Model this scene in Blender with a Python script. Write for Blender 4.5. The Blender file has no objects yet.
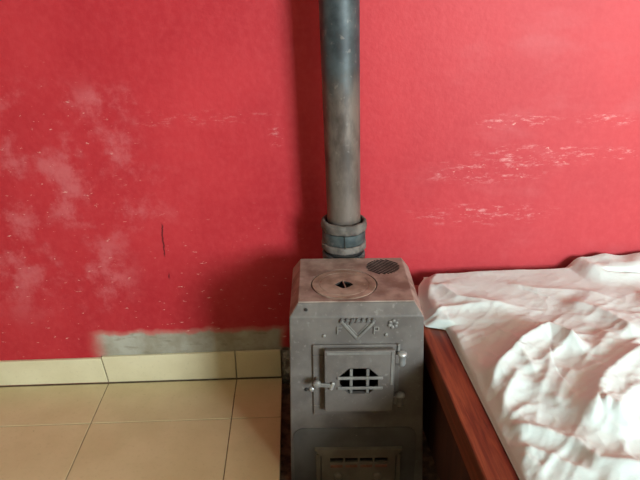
import bpy, bmesh, math, random
from mathutils import Vector, Matrix, noise
random.seed(7)
SC = bpy.context.scene
COL = SC.collection
PI = math.pi

# ------------------------------------------------------------------ camera
PITCH, YAW, ROLL = 0.4014, 0.0376, -0.0107
CAM_P = Vector((0.0, -1.8825, 1.3223))
fw = Vector((math.sin(YAW)*math.cos(PITCH), math.cos(YAW)*math.cos(PITCH), -math.sin(PITCH)))
r0 = Vector((math.cos(YAW), -math.sin(YAW), 0)); u0 = r0.cross(fw)
rr = math.cos(ROLL)*r0 + math.sin(ROLL)*u0
uu = -math.sin(ROLL)*r0 + math.cos(ROLL)*u0
cam = bpy.data.objects.new('camera', bpy.data.cameras.new('camera'))
COL.objects.link(cam)
M = Matrix((rr, uu, -fw)).transposed().to_4x4(); M.translation = CAM_P
cam.matrix_world = M
cam.data.sensor_width = 36; cam.data.lens = 628.38/640*36
cam.data.clip_start = 0.02
SC.camera = cam

# ------------------------------------------------------------------ light
W = bpy.data.worlds.new('sky'); SC.world = W; W.use_nodes = True
bg = W.node_tree.nodes['Background']
bg.inputs[0].default_value = (0.75, 0.88, 1.0, 1); bg.inputs[1].default_value = 1.0
WX0, WX1, WZ0, WZ1 = 1.88, 3.12, 1.05, 2.30        # window opening in the front wall
la = bpy.data.lights.new('window_daylight', 'AREA'); la.shape = 'RECTANGLE'
la.size = WX1-WX0; la.size_y = WZ1-WZ0; la.energy = 320; la.color = (0.80, 0.955, 1.0)
lo = bpy.data.objects.new('window_daylight', la); COL.objects.link(lo)
lo.location = ((WX0+WX1)/2, -4.12, (WZ0+WZ1)/2); lo.rotation_euler = (PI/2, 0, 0)

SC.view_settings.view_transform = 'Standard'; SC.view_settings.look = 'None'
SC.view_settings.gamma = 1; SC.view_settings.use_curve_mapping = False
SC.view_settings.exposure = 0.0

# ------------------------------------------------------------------ material helpers
def newmat(name):
    m = bpy.data.materials.new(name); m.use_nodes = True
    nt = m.node_tree
    return m, nt, nt.nodes['Principled BSDF']
class N:
    """tiny node graph writer"""
    def __init__(s, nt): s.nt = nt
    def node(s, t, **kw):
        n = s.nt.nodes.new(t)
        for k, v in kw.items(): setattr(n, k, v)
        return n
    def put(s, inp, v):
        if hasattr(v, 'is_output') or isinstance(v, bpy.types.NodeSocket): s.nt.links.new(v, inp)
        else: inp.default_value = v
    def math(s, op, a, b=0.0, c=None, clamp=False):
        n = s.node('ShaderNodeMath', operation=op, use_clamp=clamp)
        s.put(n.inputs[0], a); s.put(n.inputs[1], b)
        if c is not None: s.put(n.inputs[2], c)
        return n.outputs[0]
    def mix(s, f, a, b):
        n = s.node('ShaderNodeMix', data_type='RGBA')
        s.put(n.inputs[0], f); s.put(n.inputs[6], a if not isinstance(a, tuple) else (*a, 1)[:4]); s.put(n.inputs[7], b if not isinstance(b, tuple) else (*b, 1)[:4])
        return n.outputs[2]
    def noise(s, vec, scale, detail=4, rough=.55, dist=0):
        n = s.node('ShaderNodeTexNoise')
        if vec is not None: s.put(n.inputs['Vector'], vec)
        n.inputs['Scale'].default_value = scale; n.inputs['Detail'].default_value = detail
        n.inputs['Roughness'].default_value = rough; n.inputs['Distortion'].default_value = dist
        return n.outputs[0]
    def ramp(s, v, a, b, lo=0.0, hi=1.0):
        n = s.node('ShaderNodeMapRange', interpolation_type='SMOOTHSTEP')
        s.put(n.inputs[0], v); n.inputs[1].default_value = a; n.inputs[2].default_value = b
        n.inputs[3].default_value = lo; n.inputs[4].default_value = hi
        return n.outputs[0]
    def pos(s, scale=(1, 1, 1), rot=(0, 0, 0), loc=(0, 0, 0)):
        t = s.node('ShaderNodeTexCoord'); m = s.node('ShaderNodeMapping')
        s.nt.links.new(t.outputs['Object'], m.inputs[0])
        m.inputs['Scale'].default_value = scale; m.inputs['Rotation'].default_value = rot; m.inputs['Location'].default_value = loc
        return m.outputs[0]
    def bump(s, bsdf, h, strength=.3, dist=.002):
        n = s.node('ShaderNodeBump'); n.inputs['Strength'].default_value = strength; n.inputs['Distance'].default_value = dist
        s.nt.links.new(h, n.inputs['Height']); s.nt.links.new(n.outputs[0], bsdf.inputs['Normal'])
    def sep(s, v):
        n = s.node('ShaderNodeSeparateXYZ'); s.nt.links.new(v, n.inputs[0]); return n.outputs

def mottled(name, c1, c2, scale=20, rough=.6, metal=0.0, bump=.2, bdist=.001, c3=None, s3=60, lo3=.55, hi3=.7, stretch=(1, 1, 1), spec=.5):
    m, nt, b = newmat(name); g = N(nt); p = g.pos(stretch)
    c = g.mix(g.ramp(g.noise(p, scale, 5), .35, .65), c1, c2)
    if c3: c = g.mix(g.ramp(g.noise(p, s3, 4), lo3, hi3), c, c3)
    g.put(b.inputs['Base Color'], c)
    b.inputs['Roughness'].default_value = rough; b.inputs['Metallic'].default_value = metal
    b.inputs['Specular IOR Level'].default_value = spec
    if bump: g.bump(b, g.noise(p, scale*4, 5), bump, bdist)
    return m

def wall_paint():
    m, nt, b = newmat('red_wall_paint'); g = N(nt)
    p = g.pos(); x, y, z = g.sep(p)
    base = g.mix(g.ramp(g.noise(p, 2.2, 5), .3, .7), (.41, .017, .026), (.51, .031, .040))
    base = g.mix(g.ramp(g.noise(p, 45, 3), .35, .75, 0, .25), base, (.56, .06, .07))
    def blob(cx, cz, rx, rz):
        a = g.math('DIVIDE', g.math('SUBTRACT', x, cx), rx); c = g.math('DIVIDE', g.math('SUBTRACT', z, cz), rz)
        d = g.math('SQRT', g.math('ADD', g.math('MULTIPLY', a, a), g.math('MULTIPLY', c, c)))
        return g.ramp(d, 1.0, .35)
    def union(L):
        o = L[0]
        for k in L[1:]: o = g.math('MAXIMUM', o, k)
        return o
    # chalky, faded patches rubbed into the paint
    faded = union([blob(-.80, .98, .26, .11), blob(-.52, .97, .22, .09), blob(-.92, .55, .24, .36), blob(-.70, .42, .22, .28), blob(-.95, .82, .25, .3), blob(-.62, .75, .35, .35)])
    n1 = g.ramp(g.noise(p, 6, 6, .68), .46, .66)
    base = g.mix(g.math('MULTIPLY', g.math('MULTIPLY', faded, n1), .62), base, (.60, .15, .16))
    base = g.mix(g.math('MULTIPLY', g.ramp(x, .0, .8), .30), base, (.50, .085, .095))  # smooth mix to a paler pink towards the right
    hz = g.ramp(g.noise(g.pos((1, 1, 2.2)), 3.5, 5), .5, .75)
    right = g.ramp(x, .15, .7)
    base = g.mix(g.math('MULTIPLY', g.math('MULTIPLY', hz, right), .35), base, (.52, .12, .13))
    # whitish horizontal scrapes
    sc = g.noise(g.pos((6, 1, 22), (0, .05, 0)), 2.2, 9, .78)
    region = union([blob(.60, .745, .26, .055), blob(.76, .79, .28, .05), blob(.68, .90, .18, .03), blob(.95, .79, .20, .03), blob(.95, .90, .12, .03),
                    blob(.60, .60, .30, .05), g.math('MULTIPLY', blob(-.25, .93, .25, .03), .45), g.math('MULTIPLY', blob(-.42, .92, .08, .04), .5), blob(-.06, .87, .03, .06)])
    base = g.mix(g.math('MULTIPLY', region, g.ramp(sc, .51, .68, 0, .8)), base, (.74, .36, .35))
    # small chips showing white plaster
    ch = g.ramp(g.noise(g.pos((1.0, 1, 2.6), (0, .25, 0)), 30, 4, .7), .63, .70)
    low = g.math('MAXIMUM', g.ramp(z, .75, .30), g.math('MULTIPLY', g.ramp(x, -.35, -.75), g.ramp(z, 1.15, .9)))
    cr = union([g.math('MULTIPLY', low, g.ramp(x, .1, -.1)), g.math('MULTIPLY', region, .9)])
    base = g.mix(g.math('MULTIPLY', ch, g.math('MULTIPLY', cr, .6)), base, (.82, .55, .48))
    # two dark scuffs
    w = g.math('MULTIPLY', g.math('SUBTRACT', g.noise(p, 25, 3), .5), .02)
    def scuff(cx, z0, z1, wd):
        dx = g.math('ABSOLUTE', g.math('ADD', g.math('SUBTRACT', x, cx), w))
        return g.math('MULTIPLY', g.ramp(dx, wd, wd*.3), g.math('MULTIPLY', g.ramp(z, z0, z0+.02), g.ramp(z, z1, z1-.02)))
    sf = union([scuff(-.435, .47, .60, .004), scuff(-.428, .39, .425, .005)])
    base = g.mix(g.math('MULTIPLY', sf, .8), base, (.06, .006, .008))
    # bare cement repair above the skirting and behind the stove foot
    wv = g.math('MULTIPLY', g.math('SUBTRACT', g.noise(p, 14, 4), .5), .045)
    zz = g.math('ADD', z, wv)
    xx = g.math('ADD', x, wv)
    cem = g.math('MULTIPLY', g.ramp(zz, .197, .182), g.math('MULTIPLY', g.ramp(xx, -.725, -.66), g.ramp(xx, -.055, -.085)))
    zb = g.ramp(zz, .13, .115)
    cem2 = g.math('MULTIPLY', g.math('MULTIPLY', zb, g.ramp(xx, -.09, -.07)), g.ramp(x, .66, .62))
    cc = g.mix(g.ramp(g.noise(p, 9, 5, .6), .35, .68), (.29, .255, .19), (.42, .40, .335))
    cc = g.mix(g.ramp(g.noise(g.pos((1, 1, 3)), 18, 4), .55, .72, 0, .45), cc, (.16, .125, .075))
    edge = g.math('MULTIPLY', g.ramp(zz, .212, .195), g.math('MULTIPLY', g.ramp(xx, -.74, -.68), g.ramp(xx, -.04, -.07)))
    base = g.mix(g.math('MULTIPLY', edge, .4), base, (.55, .30, .24))
    base = g.mix(cem, base, cc)
    base = g.mix(cem2, base, g.mix(g.ramp(g.noise(p, 22, 4), .4, .6), (.10, .075, .055), (.34, .31, .28)))
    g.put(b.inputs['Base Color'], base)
    b.inputs['Roughness'].default_value = .55; b.inputs['Specular IOR Level'].default_value = .25
    h = g.math('ADD', g.math('MULTIPLY', g.noise(p, 60, 4), .4), g.noise(p, 6, 4))
    g.bump(b, h, .35, .006)
    return m

def wood():
    m, nt, b = newmat('varnished_red_wood'); g = N(nt)
    p = g.pos((14, .9, 14))
    n = g.noise(p, 5, 6, .6, .6)
    c = g.mix(g.ramp(n, .35, .68), (.115, .024, .010), (.27, .070, .028))
    c = g.mix(g.ramp(g.noise(g.pos((60, 2.5, 60)), 4, 4), .55, .7, 0, .6), c, (.06, .012, .007))
    c = g.mix(g.ramp(g.noise(g.pos(), 70, 2), .74, .78, 0, .5), c, (.45, .25, .16))
    g.put(b.inputs['Base Color'], c)
    b.inputs['Roughness'].default_value = .38
    g.bump(b, n, .15, .001)
    return m

def pipe_metal():
    m, nt, b = newmat('sooty_steel_pipe'); g = N(nt); p = g.pos(); x, y, z = g.sep(p)
    zz = g.math('ADD', z, g.math('MULTIPLY', g.math('SUBTRACT', g.noise(p, 9, 5, .65), .5), .45))
    t = g.ramp(zz, .96, 1.16)
    lowc = g.mix(g.ramp(g.noise(g.pos((1, 1, .35)), 26, 5, .6), .35, .65), (.060, .043, .036), (.15, .115, .098))
    lowc = g.mix(g.ramp(z, .86, .68, 0, .45), lowc, (.18, .140, .118))
    hic = g.mix(g.ramp(g.noise(p, 18, 4), .35, .7), (.020, .028, .034), (.065, .078, .084))
    c = g.mix(t, lowc, hic)
    c = g.mix(g.ramp(g.noise(p, 55, 3), .62, .72, 0, .35), c, (.24, .20, .18))
    g.put(b.inputs['Base Color'], c); b.inputs['Roughness'].default_value = .5; b.inputs['Metallic'].default_value = .25
    g.bump(b, g.noise(p, 80, 4), .15, .001)
    return m

def cloth():
    m, nt, b = newmat('white_cotton'); g = N(nt); p = g.pos()
    c = g.mix(g.ramp(g.noise(p, 3, 4), .4, .7), (.655, .725, .705), (.62, .685, .665))
    g.put(b.inputs['Base Color'], c)
    b.inputs['Roughness'].default_value = .8; b.inputs['Specular IOR Level'].default_value = .15
    b.inputs['Sheen Weight'].default_value = .15
    g.bump(b, g.noise(p, 60, 5, .6), .25, .004)
    return m

def tile(name, c1, c2, rough):
    m, nt, b = newmat(name); g = N(nt); p = g.pos()
    c = g.mix(g.ramp(g.noise(p, 5, 5), .35, .65), c1, c2)
    c = g.mix(g.ramp(g.noise(p, 90, 3, .6), .55, .72, 0, .25), c, tuple(k*.72 for k in c1))
    c = g.mix(g.ramp(g.noise(p, 38, 2), .765, .785, 0, .7), c, (.12, .08, .045))
    g.put(b.inputs['Base Color'], c); b.inputs['Roughness'].default_value = rough
    b.inputs['Specular IOR Level'].default_value = .4
    return m

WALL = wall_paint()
PLASTER = mottled('white_plaster', (.42, .39, .30), (.47, .44, .35), 3, .8)
TILE = tile('cream_floor_tile', (.58, .475, .265), (.65, .54, .315), .36)
SKIRT = tile('cream_skirting_tile', (.66, .575, .375), (.72, .64, .43), .4)
GROUT = mottled('dirty_grout', (.20, .14, .085), (.28, .20, .125), 40, .9)
DIRT = mottled('bare_ground', (.045, .028, .018), (.14, .085, .05), 30, .95, bump=.6, bdist=.01)
MORTAR = mottled('broken_mortar', (.10, .08, .06), (.30, .27, .24), 30, .95, bump=.6, bdist=.006)
IRON = mottled('grey_cast_iron', (.108, .091, .083), (.152, .131, .120), 14, .55, .15, .3, .0012, (.20, .18, .165), 70, .58, .75)
IRON_LT = mottled('worn_cast_iron', (.16, .147, .137), (.22, .205, .192), 22, .5, .2, .25, .001)
PANEL = mottled('dark_cast_iron', (.075, .068, .064), (.105, .097, .092), 12, .6, .1, .3, .001)  # darker iron for the lower panel and emblem ticks
ASHIRON = mottled('brownish_cast_iron', (.135, .108, .080), (.18, .147, .112), 16, .6, .1, .3, .001)
RUST = mottled('rusty_hotplate', (.16, .105, .082), (.32, .245, .205), 14, .62, .1, .35, .0012, (.34, .27, .235), 30, .56, .74)
RUSTLID = mottled('rusty_lid', (.175, .115, .082), (.35, .265, .210), 17, .62, .1, .35, .0012, (.37, .29, .20), 24, .60, .76)
BRIGHT = mottled('bare_worn_steel', (.42, .41, .40), (.55, .54, .53), 40, .35, .6)
SOOT_SHADE = mottled('soot_and_shade', (.012, .010, .009), (.022, .018, .015), 20, .95)  # soot black, also stand-in shade for slot and lid hole walls
EMBER = mottled('rust_red_iron', (.17, .065, .04), (.24, .10, .065), 40, .8)
COLLAR = mottled('crusted_collar', (.075, .060, .052), (.165, .138, .12), 24, .8, 0, .6, .003, (.10, .085, .07), 40, .62, .75)
BAND = mottled('blue_black_band', (.030, .042, .045), (.085, .098, .096), 24, .6, .2, .3, .001, (.18, .16, .15), 30, .6, .75)
PIPE = pipe_metal()
WOOD = wood()
WOODD = mottled('dark_recess_wood', (.05, .014, .008), (.09, .026, .014), 5, .7, stretch=(1, 8, .6))
CLOTH = cloth()
FOAM = mottled('foam_ticking', (.62, .58, .52), (.70, .66, .60), 8, .9)

# ------------------------------------------------------------------ mesh helpers
def link(name, bm, mat, parent=None, smooth=False, loc=None):
    me = bpy.data.meshes.new(name); bm.normal_update(); bm.to_mesh(me); bm.free()
    for q in (mat if isinstance(mat, list) else [mat]): me.materials.append(q)
    o = bpy.data.objects.new(name, me); COL.objects.link(o)
    if parent: o.parent = parent
    if loc is not None: o.location = loc
    if smooth:
        for f in me.polygons: f.use_smooth = True
    return o
def struct(o): o['kind'] = 'structure'; return o
def empty(name, label, cat, loc=(0, 0, 0), rz=0):
    o = bpy.data.objects.new(name, None); COL.objects.link(o)
    o.empty_display_size = .05
    o.location = loc; o.rotation_euler = (0, 0, rz); o['label'] = label; o['category'] = cat
    return o
def tag(o, label, cat): o['label'] = label; o['category'] = cat; return o
def box(bm, x0, x1, y0, y1, z0, z1, bevel=0.0, seg=2, mat=0):
    b2 = bmesh.new()
    bmesh.ops.create_cube(b2, size=1, matrix=Matrix.Translation(((x0+x1)/2, (y0+y1)/2, (z0+z1)/2)) @ Matrix.Diagonal((x1-x0, y1-y0, z1-z0, 1)))
    if bevel: bmesh.ops.bevel(b2, geom=b2.edges[:], offset=bevel, segments=seg, affect='EDGES', profile=.5)
    for f in b2.faces: f.material_index = mat
    t = bpy.data.meshes.new('t'); b2.to_mesh(t); b2.free(); bm.from_mesh(t); bpy.data.meshes.remove(t)
def bar(bm, a, b, w, h, up=(0, -1, 0), bevel=.0006):
    """box bar from a to b, width w across, height h along up"""
    a = Vector(a); b = Vector(b); d = (b-a); L = d.length; d.normalize(); u = Vector(up); s = d.cross(u).normalized(); u = s.cross(d)
    Mx = Matrix((d, s, u)).transposed().to_4x4(); Mx.translation = (a+b)/2
    b2 = bmesh.new(); bmesh.ops.create_cube(b2, size=1, matrix=Matrix.Diagonal((L, w, h, 1)))
    if bevel: bmesh.ops.bevel(b2, geom=b2.edges[:], offset=bevel, segments=1, affect='EDGES')
    bmesh.ops.transform(b2, matrix=Mx, verts=b2.verts)
    t = bpy.data.meshes.new('t'); b2.to_mesh(t); b2.free(); bm.from_mesh(t); bpy.data.meshes.remove(t)
def lathe(bm, prof, cx=0, cy=0, n=64, axis='Z', o=(0, 0, 0), closed=True, jit=0.0):
    rings = []
    for (r, z) in prof:
        ring = []
        for k in range(n):
            a = 2*PI*k/n; rj = r
            if jit: rj = r + jit*noise.noise(Vector((math.cos(a)*3, math.sin(a)*3, z*60)))
            if axis == 'Z': v = (cx+rj*math.cos(a), cy+rj*math.sin(a), z + (jit*.8*noise.noise(Vector((math.cos(a)*4+9, math.sin(a)*4, z*40))) if jit else 0))
            else: v = (o[0]+rj*math.cos(a), o[1]-z, o[2]+rj*math.sin(a))
            ring.append(bm.verts.new(v))
        rings.append(ring)
    m = len(rings)
    for i in range(m if closed else m-1):
        A, B = rings[i], rings[(i+1) % m]
        for k in range(n): bm.faces.new((A[k], A[(k+1) % n], B[(k+1) % n], B[k]))
    bmesh.ops.recalc_face_normals(bm, faces=bm.faces[:])
def disc(bm, prof, **kw):
    """lathe whose first and last rings are capped"""
    lathe(bm, prof, closed=False, **kw)
    n = kw.get('n', 64); bm.verts.ensure_lookup_table()
    vs = bm.verts[:][-n*len(prof):]
    bm.faces.new(vs[:n][::-1]); bm.faces.new(vs[-n:])
    bmesh.ops.recalc_face_normals(bm, faces=bm.faces[:])
def prism(bm, pts, h0, h1, plane='XY'):
    def P(p, h): return (p[0], p[1], h) if plane == 'XY' else (p[0], h, p[1])
    A = [bm.verts.new(P(p, h0)) for p in pts]; B = [bm.verts.new(P(p, h1)) for p in pts]
    n = len(pts)
    bm.faces.new(A); bm.faces.new(B[::-1])
    for i in range(n): bm.faces.new((A[i], B[i], B[(i+1) % n], A[(i+1) % n]))
    bmesh.ops.recalc_face_normals(bm, faces=bm.faces[:])
def cut(o, cutter_bm):
    """boolean difference, baked into the mesh"""
    me = bpy.data.meshes.new('cutter'); bmesh.ops.recalc_face_normals(cutter_bm, faces=cutter_bm.faces[:]); cutter_bm.to_mesh(me); cutter_bm.free()
    c = bpy.data.objects.new('cutter', me); COL.objects.link(c); c.parent = o.parent
    md = o.modifiers.new('cut', 'BOOLEAN'); md.operation = 'DIFFERENCE'; md.solver = 'EXACT'; md.object = c; md.use_self = True
    bpy.context.view_layer.update()
    dg = bpy.context.evaluated_depsgraph_get()
    new = bpy.data.meshes.new_from_object(o.evaluated_get(dg))
    old = o.data; o.modifiers.remove(md); o.data = new; new.name = old.name
    bpy.data.objects.remove(c); bpy.data.meshes.remove(me)

# ================================================================== THE ROOM
RX0, RX1, RY, RZ = -2.4, 3.6, -4.2, 2.7
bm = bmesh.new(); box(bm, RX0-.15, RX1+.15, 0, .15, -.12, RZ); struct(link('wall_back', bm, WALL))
bm = bmesh.new(); box(bm, RX0-.15, RX0, RY-.15, 0, -.12, RZ); struct(link('wall_left', bm, PLASTER))
bm = bmesh.new(); box(bm, RX1, RX1+.15, RY-.15, 0, -.12, RZ); struct(link('wall_right', bm, PLASTER))
bm = bmesh.new()
box(bm, RX0, WX0, RY-.15, RY, -.12, RZ); box(bm, WX1, RX1, RY-.15, RY, -.12, RZ)
box(bm, WX0, WX1, RY-.15, RY, -.12, WZ0); box(bm, WX0, WX1, RY-.15, RY, WZ1, RZ)
struct(link('wall_front', bm, PLASTER))
bm = bmesh.new(); box(bm, RX0-.15, RX1+.15, RY-.15, .15, RZ, RZ+.1); struct(link('ceiling', bm, PLASTER))

# floor: tiles laid on a dark bed, with the strip around the stove left untiled
JX, JY, T, G = -.6803, -.2262, .45, .0028
NX0, NX1, NY0 = -.0704, .62, -.74          # the untiled pit
bm = bmesh.new()
box(bm, RX0, NX0, RY, 0, -.10, -.0035, mat=1); box(bm, NX1, RX1, RY, 0, -.10, -.0035, mat=1)
box(bm, NX0, NX1, RY, NY0, -.10, -.0035, mat=1); box(bm, NX0, NX1, NY0, 0, -.10, -.030, mat=2)
def tiles(x0, x1, y0, y1):
    if x1-x0 > .012 and y1-y0 > .012: box(bm, x0+G/2, x1-G/2, y0+G/2, y1-G/2, -.0034, 0.0, .0011, 1)
xs = sorted([JX+T*k for k in range(-4, 11)]); ys = sorted([JY-T*k for k in range(0, 9)], reverse=True)
xc = [RX0]+[x for x in xs if RX0 < x < RX1]+[RX1]; yc = [-.0124]+[y for y in ys if y > RY]+[RY]
for i in range(len(xc)-1):
    for j in range(len(yc)-1):
        a, b, d, c = xc[i], xc[i+1], yc[j], yc[j+1]
        if b <= NX0 or a >= NX1 or d <= NY0: tiles(a, b, c, d)
        else:
            if a < NX0: tiles(a, NX0+G/2, c, d)
            if b > NX1: tiles(NX1, b, c, d)
            if c < NY0 < d: tiles(max(a, NX0), min(b, NX1), c, NY0)
struct(link('floor', bm, [TILE, GROUT, DIRT]))

# skirting tiles, one course, ending short of the stove
bm = bmesh.new()
jt = [JX-T*3, JX-T*2, JX-T, JX, JX+T, NX0]
top = [.101, .101, .102, .109, .1125, .1125]
for i in range(5):
    a, b = jt[i]+.002, jt[i+1]-.002
    n0 = len(bm.verts)
    box(bm, a, b, -.011, -.0005, .004, .1, .0012, 1)
    bm.verts.ensure_lookup_table()
    for v in bm.verts[n0:]:
        if v.co.z > .05:
            t = (v.co.x-a)/(b-a); z0 = [.101, .101, .101, .108, .1115][i]; z1 = [.101, .101, .102, .1115, .1125][i]
            v.co.z += (z0+(z1-z0)*t) - .1
            if i == 2 and t > .5: v.co.x -= .012
            if i == 3 and t < .5: v.co.x -= .012
for i in range(7):
    a, b = NX1+T*i+.002, min(NX1+T*(i+1), RX1)-.002
    if b-a > .02: box(bm, a, b, -.011, -.0005, .004, .1125, .0012, 1)
struct(link('baseboard_back', bm, SKIRT))

# rough broken mortar where the skirting stops
bm = bmesh.new()
nx, nz = 60, 16
grid = []
for i in range(nx+1):
    row = []
    for j in range(nz+1):
        x = NX0+.001+(NX1-NX0-.002)*i/nx; z = -.031+(.138)*j/nz
        e = min(1, (nz-j)/3.0)*min(1, i/1.5)
        d = .002 + e*(.010+.010*noise.noise(Vector((x*38, 3.1, z*38)))+.005*noise.noise(Vector((x*90, 1, z*90))))
        row.append(bm.verts.new((x, -max(.0015, d), z+.006*noise.noise(Vector((x*40, 7, 0)))*(1 if j == nz else 0))))
    grid.append(row)
for i in range(nx):
    for j in range(nz): bm.faces.new((grid[i][j], grid[i+1][j], grid[i+1][j+1], grid[i][j+1]))
bk = [[bm.verts.new((v.co.x, -.0004, v.co.z)) for v in (row[0], row[-1])] for row in grid]
for i in range(nx):
    bm.faces.new((grid[i][nz], grid[i+1][nz], bk[i+1][1], bk[i][1])); bm.faces.new((grid[i+1][0], grid[i][0], bk[i][0], bk[i+1][0]))
    bm.faces.new((bk[i][0], bk[i][1], bk[i+1][1], bk[i+1][0]))
ends = [grid[0][j] for j in range(nz+1)]; bm.faces.new(ends+[bk[0][1], bk[0][0]])
ends = [grid[nx][j] for j in range(nz, -1, -1)]; bm.faces.new(ends+[bk[nx][0], bk[nx][1]])
bmesh.ops.recalc_face_normals(bm, faces=bm.faces[:])
struct(link('trim_1', bm, MORTAR))

# ================================================================== THE STOVE
SX, SY, SROT = .1485, -.3414, -.0353
st = empty('wood_stove', 'grey cast iron wood stove with rusty top standing against the red wall beside the bed', 'stove', (SX, SY, -.030), SROT)
ZO = .030                                   # stove-local z = room z + ZO
PW, PD = .1488, .1315                       # half size of the hotplate
FY = -.156                                  # front face
ZT, ZC = .5507+ZO, .5205+ZO                 # hotplate level, shoulder level
BT, BBL, BBR = .171, .181, .196                         # half width of the body at the shoulder and at the foot
# body: outer shell with an inner wall (hollow firebox)
def shell_ring(hx, yf, yb, z): return [(-hx, yf, z), (hx, yf, z), (hx, yb, z), (-hx, yb, z)]
bm = bmesh.new()
outer = [[(-BBL, FY-.002, 0), (BBR, FY-.002, 0), (BBR, .134, 0), (-BBL, .134, 0)], shell_ring(BT, FY, .134, ZC), shell_ring(PW+.0006, -PD-.0006, PD+.0006, ZT-.001)]
inner = [shell_ring(PW-.010, -PD+.010, PD-.010, ZT-.001), shell_ring(BT-.014, FY+.014, .120, ZC-.02), shell_ring(BBL-.016, FY+.012, .120, .012)]
V = [[bm.verts.new(p) for p in r] for r in outer+inner]
for i in range(5):
    for k in range(4): bm.faces.new((V[i][k], V[i][(k+1) % 4], V[i+1][(k+1) % 4], V[i+1][k]))
bm.faces.new(V[0][::-1]); bm.faces.new(V[5])
bmesh.ops.recalc_face_normals(bm, faces=bm.faces[:])
es = [e for e in bm.edges if all(v in V[0]+V[1]+V[2] for v in e.verts) and not all(v in V[0] for v in e.verts)]
bmesh.ops.bevel(bm, geom=es, offset=.0035, segments=3, affect='EDGES', profile=.5)
body = link('stove_body', bm, IRON, st)
c = bmesh.new()
box(c, -.075, .085, FY-.03, FY+.04, .235+ZO, .40+ZO); box(c, -.080, .104, FY-.03, FY+.04, .012+ZO, .082+ZO)
cut(body, c)
body.data.materials.append(RUST)
for f in body.data.polygons:
    if abs(f.normal.x) > .35 and f.normal.z > .25: f.material_index = len(body.data.materials)-1

def rim_box(bm, x0, x1, z0, z1, w, ya, yb, bevel=.0015):
    """rectangular frame of four bars"""
    box(bm, x0, x1, yb, ya, z1-w, z1, bevel); box(bm, x0, x1, yb, ya, z0, z0+w, bevel)
    box(bm, x0, x0+w, yb, ya, z0+w, z1-w, bevel); box(bm, x1-w, x1, yb, ya, z0+w, z1-w, bevel)

# hotplate with vent slots and lid seat
LX, LY, LR = -.0268, -.0335, .0897
bm = bmesh.new(); box(bm, -PW, PW, -PD, PD, ZT-.0045, ZT+.001, .0018, 3)
plate = link('hotplate', bm, RUST, st)
c = bmesh.new(); disc(c, [(LR, ZT-.03), (LR, ZT+.02)], cx=LX, cy=LY, n=72)
gx, gy, gr = .0875, .071, .049
for k in range(-5, 6):
    off = k*.0086
    hl = math.sqrt(max(0, gr**2-off**2)) - .002
    if hl < .006: continue
    d = Vector((math.cos(-.70), math.sin(-.70), 0)); s = Vector((-d.y, d.x, 0))
    m = Vector((gx, gy, ZT)) + s*off
    bar(c, m-d*hl, m+d*hl, .0066, .05, up=(0, 0, 1), bevel=0)
cut(plate, c)
plate.data.materials.append(SOOT_SHADE)
for f in plate.data.polygons:
    q = f.center
    if abs(f.normal.z) < .3 and math.hypot(q.x-gx, q.y-gy) < gr+.002: f.material_index = len(plate.data.materials)-1  # slot walls painted near black to stand in for shade
# lid
bm = bmesh.new()
disc(bm, [(LR-.0032, ZT-.0035), (LR-.0032, ZT+.0002), (LR-.0042, ZT+.0012), (LR-.022, ZT+.0012), (LR-.0225, ZT+.0004), (LR-.0240, ZT+.0004), (LR-.0245, ZT+.0012), (.034, ZT+.0015)], cx=LX, cy=LY, n=72)
lid = link('hotplate_lid', bm, RUSTLID, st)
HX, HY = LX-.0005, LY-.006
c = bmesh.new()
pts = [(-.025, .000), (-.013, .014), (-.004, .023), (.006, .019), (.018, .011), (.025, .001), (.015, -.011), (.004, -.019), (-.004, -.021), (-.014, -.013)]
prism(c, [(HX+a, HY+b) for a, b in pts], ZT-.02, ZT+.02)
cut(lid, c)
lid.data.materials.append(SOOT_SHADE)
for f in lid.data.polygons:
    q = f.center
    if abs(f.normal.z) < .3 and math.hypot(q.x-HX, q.y-HY) < .029: f.material_index = len(lid.data.materials)-1  # hole walls coloured black in place of the shade inside
bm = bmesh.new(); bar(bm, (HX-.0035, HY+.026, ZT+.0008), (HX+.0045, HY-.024, ZT+.0005), .0036, .004, up=(0, 0, 1), bevel=.001)
link('lifting_bar', bm, RUSTLID, lid)
# seat ring below the lid gap
bm = bmesh.new(); lathe(bm, [(LR-.012, ZT-.0105), (LR+.008, ZT-.0105), (LR+.008, ZT-.0052), (LR-.012, ZT-.0052)], cx=LX, cy=LY, n=64)
link('lid_seat', bm, SOOT_SHADE, st)

# upper door: frame on the body, then the leaf
bm = bmesh.new()
rim_box(bm, -.113, .113, .222+ZO, .441+ZO, .030, FY+.0005, FY-.0075, .002)
link('door_frame', bm, IRON, st)
FD = FY-.031                                # front of the leaf
LZ0, LZ1, LX0, LX1 = .249+ZO, .438+ZO, -.083, .098
bm = bmesh.new(); box(bm, LX0, LX1, FD, FD+.012, LZ0, LZ1, .0024, 2)
rim_box(bm, LX0+.004, LX1-.004, LZ0+.004, LZ1-.004, .010, FY-.0080, FD+.0115, .001)
door = link('fire_door', bm, IRON, st)
OX, OZ = .0065, .346+ZO
c = bmesh.new(); a, b = .0500, .0395
prism(c, [(OX-a, OZ-.016), (OX-a, OZ+.016), (OX-.026, OZ+b), (OX+.026, OZ+b), (OX+a, OZ+.016), (OX+a, OZ-.016), (OX+.026, OZ-b), (OX-.026, OZ-b)], FD-.03, FD+.016, 'XZ')
cut(door, c)
def child(name, parent, mat, f):
    b = bmesh.new(); f(b); return link(name, b, mat, parent)
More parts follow.
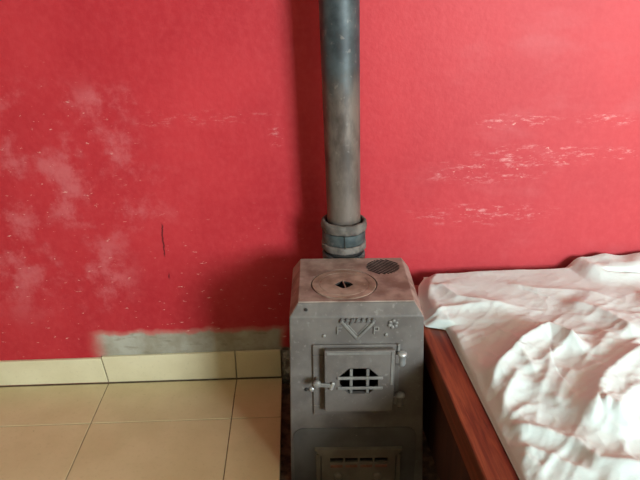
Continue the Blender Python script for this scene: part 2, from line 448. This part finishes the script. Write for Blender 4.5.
# bars of the grate
for zz in (.0105, -.0205):
    child('grate_bar', door, IRON_LT, lambda b: bar(b, (OX-a-.007, FD-.0012, OZ+zz), (OX+a+.012, FD-.0012, OZ+zz), .0082, .006, bevel=.0016))
for xx in (-.0205, .0225):
    child('grate_bar', door, IRON_LT, lambda b: bar(b, (OX+xx, FD+.0048, OZ-.0415), (OX+xx, FD+.0048, OZ+.0345), .0080, .005, bevel=.0014))
# raised fillets along the top edge and the right edge of the leaf
child('door_beading', door, IRON_LT, lambda b: (bar(b, (LX0+.006, FD-.0004, LZ1-.007), (LX1-.012, FD-.0004, LZ1-.007), .007, .003), bar(b, (LX1-.007, FD-.0004, LZ1-.004), (LX1-.007, FD-.0004, LZ0+.085), .006, .003)))
# hinges
for hz in (.407, .279):
    h = child('hinge', door, IRON, lambda b: (box(b, .0985, .112, FD+.004, FY-.0082, hz+ZO-.012, hz+ZO+.014, .002)))
    bm = bmesh.new(); disc(bm, [(.0080, -.019), (.0100, -.014), (.0100, .010), (.0125, .011), (.0120, .0175), (.006, .0195)], cx=.1170, cy=FD+.010, n=20)
    bmesh.ops.translate(bm, verts=bm.verts, vec=(0, 0, hz+ZO))
    link('hinge_knuckle', bm, BRIGHT if hz > .3 else IRON_LT, h, True)
bm = bmesh.new(); box(bm, .106, .1125, FY-.012, FY-.0078, .385+ZO, .444+ZO, .001); link('hinge_strap', bm, IRON_LT, st)
# latch
lt = child('latch', door, IRON_LT, lambda b: bar(b, (-.106, FD-.0035, .339+ZO), (-.062, FD-.0035, .335+ZO), .011, .006, bevel=.0015))
bm = bmesh.new(); disc(bm, [(.009, 0), (.011, .003), (.011, .010), (.007, .013)], axis='Y', o=(-.103, FD+.004, .340+ZO), n=20); link('latch_boss', bm, IRON_LT, lt, True)
child('latch_tip', lt, BRIGHT, lambda b: bar(b, (-.060, FD-.005, .346+ZO), (-.067, FD-.005, .324+ZO), .009, .008, bevel=.002))
child('latch_post', lt, IRON, lambda b: box(b, -.106, -.099, FD+.0045, FY-.0082, .334+ZO, .346+ZO, .001))
bm = bmesh.new(); disc(bm, [(.007, 0), (.0085, .003), (.006, .008)], axis='Y', o=(-.116, FY+.001, .302+ZO), n=16); link('latch_stud', bm, BRIGHT, st, True)
bm = bmesh.new(); disc(bm, [(.005, 0), (.0055, .004), (.003, .006)], axis='Y', o=(-.131, FY+.001, .301+ZO), n=14); link('latch_stud', bm, SOOT_SHADE, st, True)

# cast emblem: a V with a row of ticks, two letters, a rosette and two rivets
em = child('cast_emblem', st, IRON_LT, lambda b: (
    bar(b, (-.040, FY-.001, .509+ZO), (.003, FY-.001, .455+ZO), .0075, .006, bevel=.0015),
    bar(b, (.044, FY-.001, .505+ZO), (.001, FY-.001, .455+ZO), .0075, .006, bevel=.0015),
    bar(b, (-.024, FY-.001, .499+ZO), (.002, FY-.001, .467+ZO), .003, .003, bevel=.0008),
    bar(b, (.028, FY-.001, .497+ZO), (.002, FY-.001, .467+ZO), .003, .003, bevel=.0008),
    bar(b, (-.044, FY-.001, .5100+ZO), (.048, FY-.001, .5075+ZO), .0035, .004, bevel=.0008)))
for k in range(7):
    x = -.038+.0135*k
    child('emblem_tick', em, PANEL, lambda b: bar(b, (x, FY-.002, .5165+ZO), (x-.004, FY-.002, .5045+ZO), .0048, .008, bevel=.001))
child('emblem_flourish', em, PANEL, lambda b: (bar(b, (-.014, FY-.001, .505+ZO), (-.004, FY-.001, .515+ZO), .006, .006, bevel=.001), bar(b, (-.018, FY-.001, .497+ZO), (-.012, FY-.001, .505+ZO), .005, .005, bevel=.001)))
def strokes(name, ox, oz, L, h=.003):
    return child(name, st, IRON_LT, lambda b: [bar(b, (ox+p[0], FY-.001, oz+p[1]), (ox+q[0], FY-.001, oz+q[1]), .0036, .006, bevel=.0008) for p, q in L])
strokes('raised_letter', -.049, .470+ZO, [((0, 0), (0, .022)), ((0, .0205), (.012, .0205)), ((0, .011), (.009, .011))])
strokes('raised_letter', .045, .470+ZO, [((0, 0), (0, .022)), ((0, .0205), (.011, .0205)), ((.011, .0205), (.011, .0105)), ((0, .0105), (.011, .0105))])
bm = bmesh.new()
for k in range(6):
    an = 2*PI*k/6+.4
    disc(bm, [(.0052, 0), (.0050, .004), (.003, .0055)], axis='Y', o=(.093+.0090*math.cos(an), FY+.001, .4985+ZO+.0090*math.sin(an)), n=14)
lathe(bm, [(.003, -.001), (.006, -.001), (.006, .0030), (.003, .0030)], axis='Y', o=(.093, FY, .4985+ZO), n=20)
link('cast_rosette', bm, IRON_LT, st, True)
for (x, z) in ((-.083, .466), (.076, .467), (.004, .1475)):
    bm = bmesh.new(); disc(bm, [(.0048, -.001), (.0046, .003), (.0025, .0045)], axis='Y', o=(x, FY, z+ZO), n=14); link('rivet', bm, IRON_LT, st, True)
bm = bmesh.new(); disc(bm, [(.004, 0), (.004, .002), (.002, .003)], axis='Z', n=10)
bmesh.ops.rotate(bm, verts=bm.verts, cent=(0, 0, 0), matrix=Matrix.Rotation(.9, 3, 'X')); bmesh.ops.translate(bm, verts=bm.verts, vec=(-.128, -.146, ZC+.0155)); link('rivet', bm, SOOT_SHADE, st)

# darker arched panel low on the front
bm = bmesh.new(); pts = []
px, pz0, pz1, pr = .170, .002+ZO*0, .172+ZO, .030
for k in range(9):
    t = PI-PI/2*k/8; pts.append((-px+pr+pr*math.cos(t), pz1-pr+pr*math.sin(t)))
for k in range(9):
    t = PI/2-PI/2*k/8; pts.append((px-pr+pr*math.cos(t), pz1-pr+pr*math.sin(t)))
pts += [(px, pz0), (-px, pz0)]
prism(bm, pts, FY-.0045, FY-.0008, 'XZ')
panel = link('lower_panel', bm, PANEL, st)
c = bmesh.new(); box(c, -.080, .104, FY-.03, FY+.02, .012+ZO, .082+ZO); cut(panel, c)

# ash door
AX0, AX1, AZ0, AZ1 = -.110, .129, -.018+ZO, .108+ZO
bm = bmesh.new()
prism(bm, [(AX0-.002, AZ1), (AX1+.002, AZ1), (AX1-.010, AZ1-.021), (AX0+.014, AZ1-.021)], FY-.016, FY-.0046, 'XZ')
box(bm, AX0+.002, AX0+.014, FY-.011, FY-.0046, AZ0, AZ1-.021, .0012); box(bm, AX1-.012, AX1-.001, FY-.011, FY-.0046, AZ0, AZ1-.021, .0012)
link('ash_door_frame', bm, ASHIRON, st)
bm = bmesh.new(); box(bm, AX0+.017, AX1-.015, FY-.013, FY-.0048, AZ0, AZ1-.0225, .0014)
ash = link('ash_door', bm, ASHIRON, st)
c = bmesh.new()
sx0, sx1 = -.072, .095
for k in range(4):
    a0 = sx0+(sx1-sx0)*k/4+.003; a1 = sx0+(sx1-sx0)*(k+1)/4-.003
    box(c, a0, a1, FY-.05, FY+.03, .060+ZO, .076+ZO)
cut(ash, c)
for k in range(4):
    a0 = sx0+(sx1-sx0)*k/4+.004; a1 = sx0+(sx1-sx0)*(k+1)/4-.004
    bm = bmesh.new(); box(bm, a0, a1, FY-.0145, FY-.0128, .043+ZO, .052+ZO, .0006); link('rusted_slot', bm, EMBER, ash)
for x in (-.046, .064):
    bm = bmesh.new(); disc(bm, [(.013, -.0005), (.012, .004), (.007, .007)], axis='Y', o=(x, FY-.0128, .012+ZO), n=20); link('door_boss', bm, ASHIRON, ash, True)

# flue outlet at the back of the stove: socket and elbow (world placed, then parented)
FXW, FYW = .1375, -.1385
inv = Matrix.Translation((SX, SY, -.030)) @ Matrix.Rotation(SROT, 4, 'Z')
inv = inv.inverted()
fl = inv @ Vector((FXW, FYW, 0)); fx, fy = fl.x, fl.y
R_ = .0655
bm = bmesh.new()
lathe(bm, [(.0565, .645+ZO), (.061, .650+ZO), (R_+.001, .646+ZO), (R_+.003, .636+ZO), (R_+.002, .622+ZO), (R_-.002, .617+ZO), (.0565, .617+ZO)], cx=fx, cy=fy, n=72, jit=.0028)
bmesh.ops.recalc_face_normals(bm, faces=bm.faces[:]); col = link('flue_collar', bm, COLLAR, st, True)
def ringpart(name, r0, r1, z0, z1, mat, jit=0):
    b = bmesh.new(); m_ = (z0+z1)/2
    lathe(b, [(r0, z0), (r1-.002, z0), (r1, z0+.003), (r1, z1-.003), (r1-.002, z1), (r0, z1)], cx=fx, cy=fy, n=64, jit=jit)
    return link(name, b, mat, col, True)
ringpart('collar_band', .0565, R_-.0005, .581+ZO, .616+ZO, BAND)
ringpart('collar_lip', .0565, R_+.002, .558+ZO, .5805+ZO, COLLAR, .0016)
ringpart('collar_groove', .0565, R_-.007, .546+ZO, .5575+ZO, SOOT_SHADE)
ringpart('collar_lip', .0565, R_-.001, .525+ZO, .5455+ZO, BAND, .001)
bm = bmesh.new(); bar(bm, (fx-.001, fy-R_-.0008, .617+ZO), (fx+.001, fy-R_-.0008, .575+ZO), .0025, .0016, up=(0, -1, 0), bevel=0); link('collar_seam', bm, SOOT_SHADE, col)
# elbow going down behind the body and into its back
bm = bmesh.new()
path = [Vector((fx, fy, z)) for z in (.5245+ZO, .46+ZO, .40+ZO, .36+ZO)] ; rad = [.052, .052, .052, .055]
disc(bm, [(.055, .30+ZO), (.055, .36+ZO), (.052, .37+ZO), (.052, .5245+ZO)], cx=fx, cy=fy, n=40)
link('flue_elbow', bm, BAND, st, True)
bm = bmesh.new(); box(bm, fx-.045, fx+.045, .1335, fy-.047, .31+ZO, .40+ZO, .004); link('flue_outlet', bm, IRON, st)

# ------------------------------------------------------------------ stove pipe
bm = bmesh.new()
zb, zt = .626, RZ-.002
def pc(z): return (.1377-.0255*(z-.64), -.1385)
n = 64; rings = []
lev = [zb+(zt-zb)*k/60 for k in range(61)]
for inner_ in (False, True):
    for z in (lev if not inner_ else lev[::-1]):
        x, y = pc(z); r = (.0492+.0042*min(1, max(0, (z-.64)/.62))) - (.0015 if inner_ else 0)
        rings.append([bm.verts.new((x+r*math.cos(2*PI*k/n), y+r*math.sin(2*PI*k/n), z)) for k in range(n)])
for i in range(len(rings)):
    A, B = rings[i], rings[(i+1) % len(rings)]
    for k in range(n): bm.faces.new((A[k], A[(k+1) % n], B[(k+1) % n], B[k]))
bmesh.ops.recalc_face_normals(bm, faces=bm.faces[:])
tag(link('stove_pipe', bm, PIPE, None, True), 'tall round metal stove pipe rising along the red wall, black above and rusty below', 'pipe')

# ================================================================== THE BED
BX, BY, BPHI = .3285, -.048, .031
bed = empty('wooden_bed', 'red brown varnished wooden bed frame to the right of the stove under a white sheet', 'bed', (BX, BY, -.0), BPHI)
BW, BL, RT = 1.02, 1.93, .402
RWd = .068
def bpart(name, *a, bevel=.004, mat=WOOD):
    b = bmesh.new(); box(b, *a, bevel, 2); return link(name, b, mat, bed)
bpart('side_rail', 0, RWd, -BL, -.055, RT-.078, RT)
bpart('side_rail', BW-RWd, BW, -BL, 0, RT-.078, RT)
bpart('end_rail', RWd+.001, BW-RWd-.001, -.03, -.002, RT-.11, RT-.03)
bpart('end_rail', RWd+.001, BW-RWd-.001, -BL+.002, -BL+.03, RT-.11, RT-.03)
for (x, y) in ((.010, -.085), (BW-.065, -.085), (.010, -BL+.03), (BW-.065, -BL+.03)):
    bpart('leg', x, x+.055, y, y+.055, (-.030 if y > -1 and x < .2 else 0.0), RT-.0785)
bpart('side_panel', .030, .044, -BL+.09, -.09, .03, RT-.079, mat=WOODD)  # added dark panel, set inward to make a dark recess under the rail
for k in range(11):
    y = -.10-.168*k
    bpart('slat', RWd-.012, BW-RWd+.012, y-.08, y, RT-.0985, RT-.0795, bevel=.002)
# mattress
bm = bmesh.new(); box(bm, RWd+.012, BW-RWd-.012, -BL+.045, -.045, RT-.0793, RT-.0015, .02, 4)
mt = link('mattress', bm, FOAM, None, True); mt.location = (BX, BY, 0); mt.rotation_euler = (0, 0, BPHI)
tag(mt, 'thin foam mattress lying in the wooden bed frame under the white sheet', 'mattress')

# sheet: a dense cloth surface with the folds of the photograph
def sstep(a, b, x):
    t = min(1, max(0, (x-a)/(b-a))); return t*t*(3-2*t)
def polydist(px, py, L):
    """signed distance to a polyline (positive on its left) and the end fade"""
    best = (9, 1, 0); tot = len(L)-1
    for i in range(tot):
        ax, ay = L[i]; bx, by = L[i+1]; dx, dy = bx-ax, by-ay
        t = ((px-ax)*dx+(py-ay)*dy)/(dx*dx+dy*dy); tc = min(1, max(0, t))
        qx, qy = ax+tc*dx-px, ay+tc*dy-py; d = math.hypot(qx, qy)
        if d < best[0]:
            cr = dx*(py-ay)-dy*(px-ax)
            best = (d, 1 if cr >= 0 else -1, (i+tc)/tot)
    return best
# (polyline in room x,y ; height ; width left ; width right)
FOLDS = [
    ([(0.414, -0.720), (0.475, -0.633), (0.555, -0.540), (0.604, -0.505), (0.651, -0.478), (0.678, -0.504), (0.693, -0.548), (0.704, -0.599)], 0.038, 0.032, 0.062),
    ([(0.762, -0.284), (0.829, -0.360), (0.862, -0.433), (0.880, -0.516)], 0.022, 0.090, 0.045),
    ([(0.595, -0.857), (0.636, -0.793), (0.705, -0.698), (0.753, -0.653), (0.835, -0.597), (0.898, -0.574)], 0.036, 0.060, 0.075),
    ([(0.429, -0.814), (0.465, -0.835), (0.501, -0.853), (0.528, -0.870), (0.554, -0.892), (0.572, -0.947), (0.639, -0.980), (0.717, -0.979)], 0.022, 0.045, 0.030),
    ([(0.419, -0.862), (0.442, -0.893), (0.482, -0.913), (0.511, -0.939), (0.562, -0.982)], 0.014, 0.020, 0.035),
    ([(0.639, -0.802), (0.666, -0.811), (0.675, -0.837), (0.686, -0.890)], 0.016, 0.030, 0.030),
    ([(0.419, -0.145), (0.443, -0.181), (0.468, -0.254), (0.502, -0.274), (0.556, -0.302), (0.643, -0.313)], 0.014, 0.050, 0.030),
    ([(0.375, -0.332), (0.404, -0.316), (0.491, -0.304), (0.546, -0.307)], 0.010, 0.025, 0.030),
    ([(0.410, -0.129), (0.383, -0.234), (0.372, -0.330)], 0.009, 0.020, 0.030),
    ([(0.626, -0.153), (0.730, -0.213), (0.845, -0.233), (0.940, -0.290)], 0.007, 0.040, 0.035),
    ([(0.410, -0.400), (0.410, -0.492), (0.410, -0.593), (0.409, -0.667)], 0.033, 0.020, 0.036),
    ([(0.539, -0.555), (0.547, -0.587), (0.551, -0.670)], 0.013, 0.025, 0.030),
    ([(0.521, -0.640), (0.466, -0.726), (0.431, -0.801)], 0.016, 0.045, 0.030),
    ([(0.654, -0.557), (0.619, -0.600), (0.577, -0.672), (0.527, -0.737)], 0.013, 0.030, 0.030),
    ([(0.657, -0.641), (0.591, -0.716), (0.559, -0.772)], 0.011, 0.030, 0.030),
    ([(0.653, -0.855), (0.697, -0.792), (0.735, -0.752), (0.807, -0.704)], 0.016, 0.030, 0.040),
    ([(0.393, -0.979), (0.420, -0.933), (0.450, -0.906)], 0.012, 0.025, 0.030),
    ([(0.819, -0.481), (0.769, -0.532), (0.727, -0.602)], 0.010, 0.030, 0.030),
    ([(1.0, -.25), (1.10, -.34), (1.14, -.5)], .02, .06, .06),
    ([(.50, -1.05), (.66, -1.12), (.85, -1.08)], .022, .06, .05),
    ([(.50, -1.35), (.72, -1.25), (.95, -1.33)], .022, .06, .06),
    ([(.60, -1.62), (.80, -1.52), (1.02, -1.60)], .020, .06, .06),
    ([(.95, -1.0), (1.08, -.9), (1.2, -.93)], .022, .06, .06),
]
def left_edge(y):
    """room x of the sheet's left border at room y"""
    e_tuck = BX + (RWd-.0025) + .031*(-(y-BY))
    if y > -.345: e = .350+.020*sstep(-.345, -.14, y) + .04*sstep(-.15, -.05, y)**1.5 + .004*math.sin(y*40)
    else: e = .350
    t = sstep(-.362, -.388, y)
    return e*(1-t)+e_tuck*t
def sheet_z(x, y):
    e = left_edge(y)
    tuck = sstep(-.355, -.395, y)
    d = x-e
    zdr = .4045 + .018*sstep(.0, .045, d)          # lying over the rail
    ztk = .4040 + .008*sstep(.0, .008, d) + .004*sstep(.008, .11, d) + .010*sstep(.10, .2, d)
    z = zdr*(1-tuck)+ztk*tuck
    amp = sstep(.0, .040, d)*.8+.2*sstep(0, .015, d)
    h = 0
    wx = x+.010*noise.noise(Vector((x*9, y*9, 1.3))); wy = y+.010*noise.noise(Vector((x*9, y*9, 5.7)))
    for L, A, wl, wr in FOLDS:
        dd, side, t = polydist(wx, wy, L)
        w = wl if side > 0 else wr
        if dd > 4*w: continue
        fade = sstep(0, .18, t)*sstep(1, .82, t)*.75+.25
        q = math.sqrt(dd*dd+.004**2)-.004
        h += 1.18*A*fade*(math.exp(-q/w*1.25) if side else 0)
    # finer crumples
    n1 = noise.noise(Vector((x*10+3, y*10, .5))); n2 = noise.noise(Vector((x*22, y*22+4, 2.5)))
    r1 = 1-abs(noise.noise(Vector((x*13+1.7, y*13, 8.1))))*2; r2 = 1-abs(noise.noise(Vector((x*26, y*26+2, 4.4))))*2
    near = sstep(-.20, -.5, y)
    h += (.0025+.003*near)*n1 + (.0006+.0010*near)*n2 + (.0008+.0022*near)*max(0, r1)**2 + (.0004+.0010*near)*max(0, r2)**2
    ua, va = x*.78+y*.62, -x*.62+y*.78
    r3 = 1-abs(noise.noise(Vector((ua*5+1, va*17, 6.6))))*2.2; r4 = 1-abs(noise.noise(Vector((ua*9, va*30+3, 2.2))))*2.2
    h += (.0006+.0032*near)*max(0, r3)**2 + (.0003+.0013*near)*max(0, r4)**2
    # bunched cloth against the wall on the right
    b = sstep(.90, .975, x+.06*noise.noise(Vector((x*6, y*6, 11))))*sstep(-.20, -.09, y)
    crease = sstep(.012, .0, abs(y+.125+.10*(x-1.0)))*sstep(.95, 1.0, x)
    h += b*(.034+.010*noise.noise(Vector((x*14, y*14, 3)))) - .018*crease*b
    return z+amp*h
bm = bmesh.new()
NXg, NYg = 300, 420
Y0, Y1 = -.055, BY-BL+.035
rows = []
for j in range(NYg+1):
    yl = j/NYg; y = Y0+(Y1-Y0)*(yl**1.25)
    e = left_edge(y); xr = BX+BW-RWd-.004-.031*(y-BY)
    row = []
    for i in range(NXg+1):
        s = (i/NXg)**1.25; x = e+(xr-e)*s
        yy = y+.031*(x-.33)*(1 if y > -.3 else 1)*sstep(0, .25, x-e)
        yy = min(yy, -.022)
        z = sheet_z(x, yy)
        zr = sstep(.0, .03, xr-x)
        z = .404+(z-.404)*(.15+.85*zr)
        if y > -.11: z -= .012*sstep(-.075, -.05, y)*(1-sstep(.86, .93, x))
        row.append(bm.verts.new((x-BX, yy-BY, max(z, .4035))))
    rows.append(row)
for j in range(NYg):
    for i in range(NXg): bm.faces.new((rows[j][i], rows[j+1][i], rows[j+1][i+1], rows[j][i+1]))
sh = link('bed_sheet', bm, CLOTH, None, True); sh.location = (BX, BY, 0)
md = sh.modifiers.new('thickness', 'SOLIDIFY'); md.thickness = .0014; md.offset = 1
tag(sh, 'crumpled white cotton sheet spread over the mattress of the wooden bed', 'sheet')
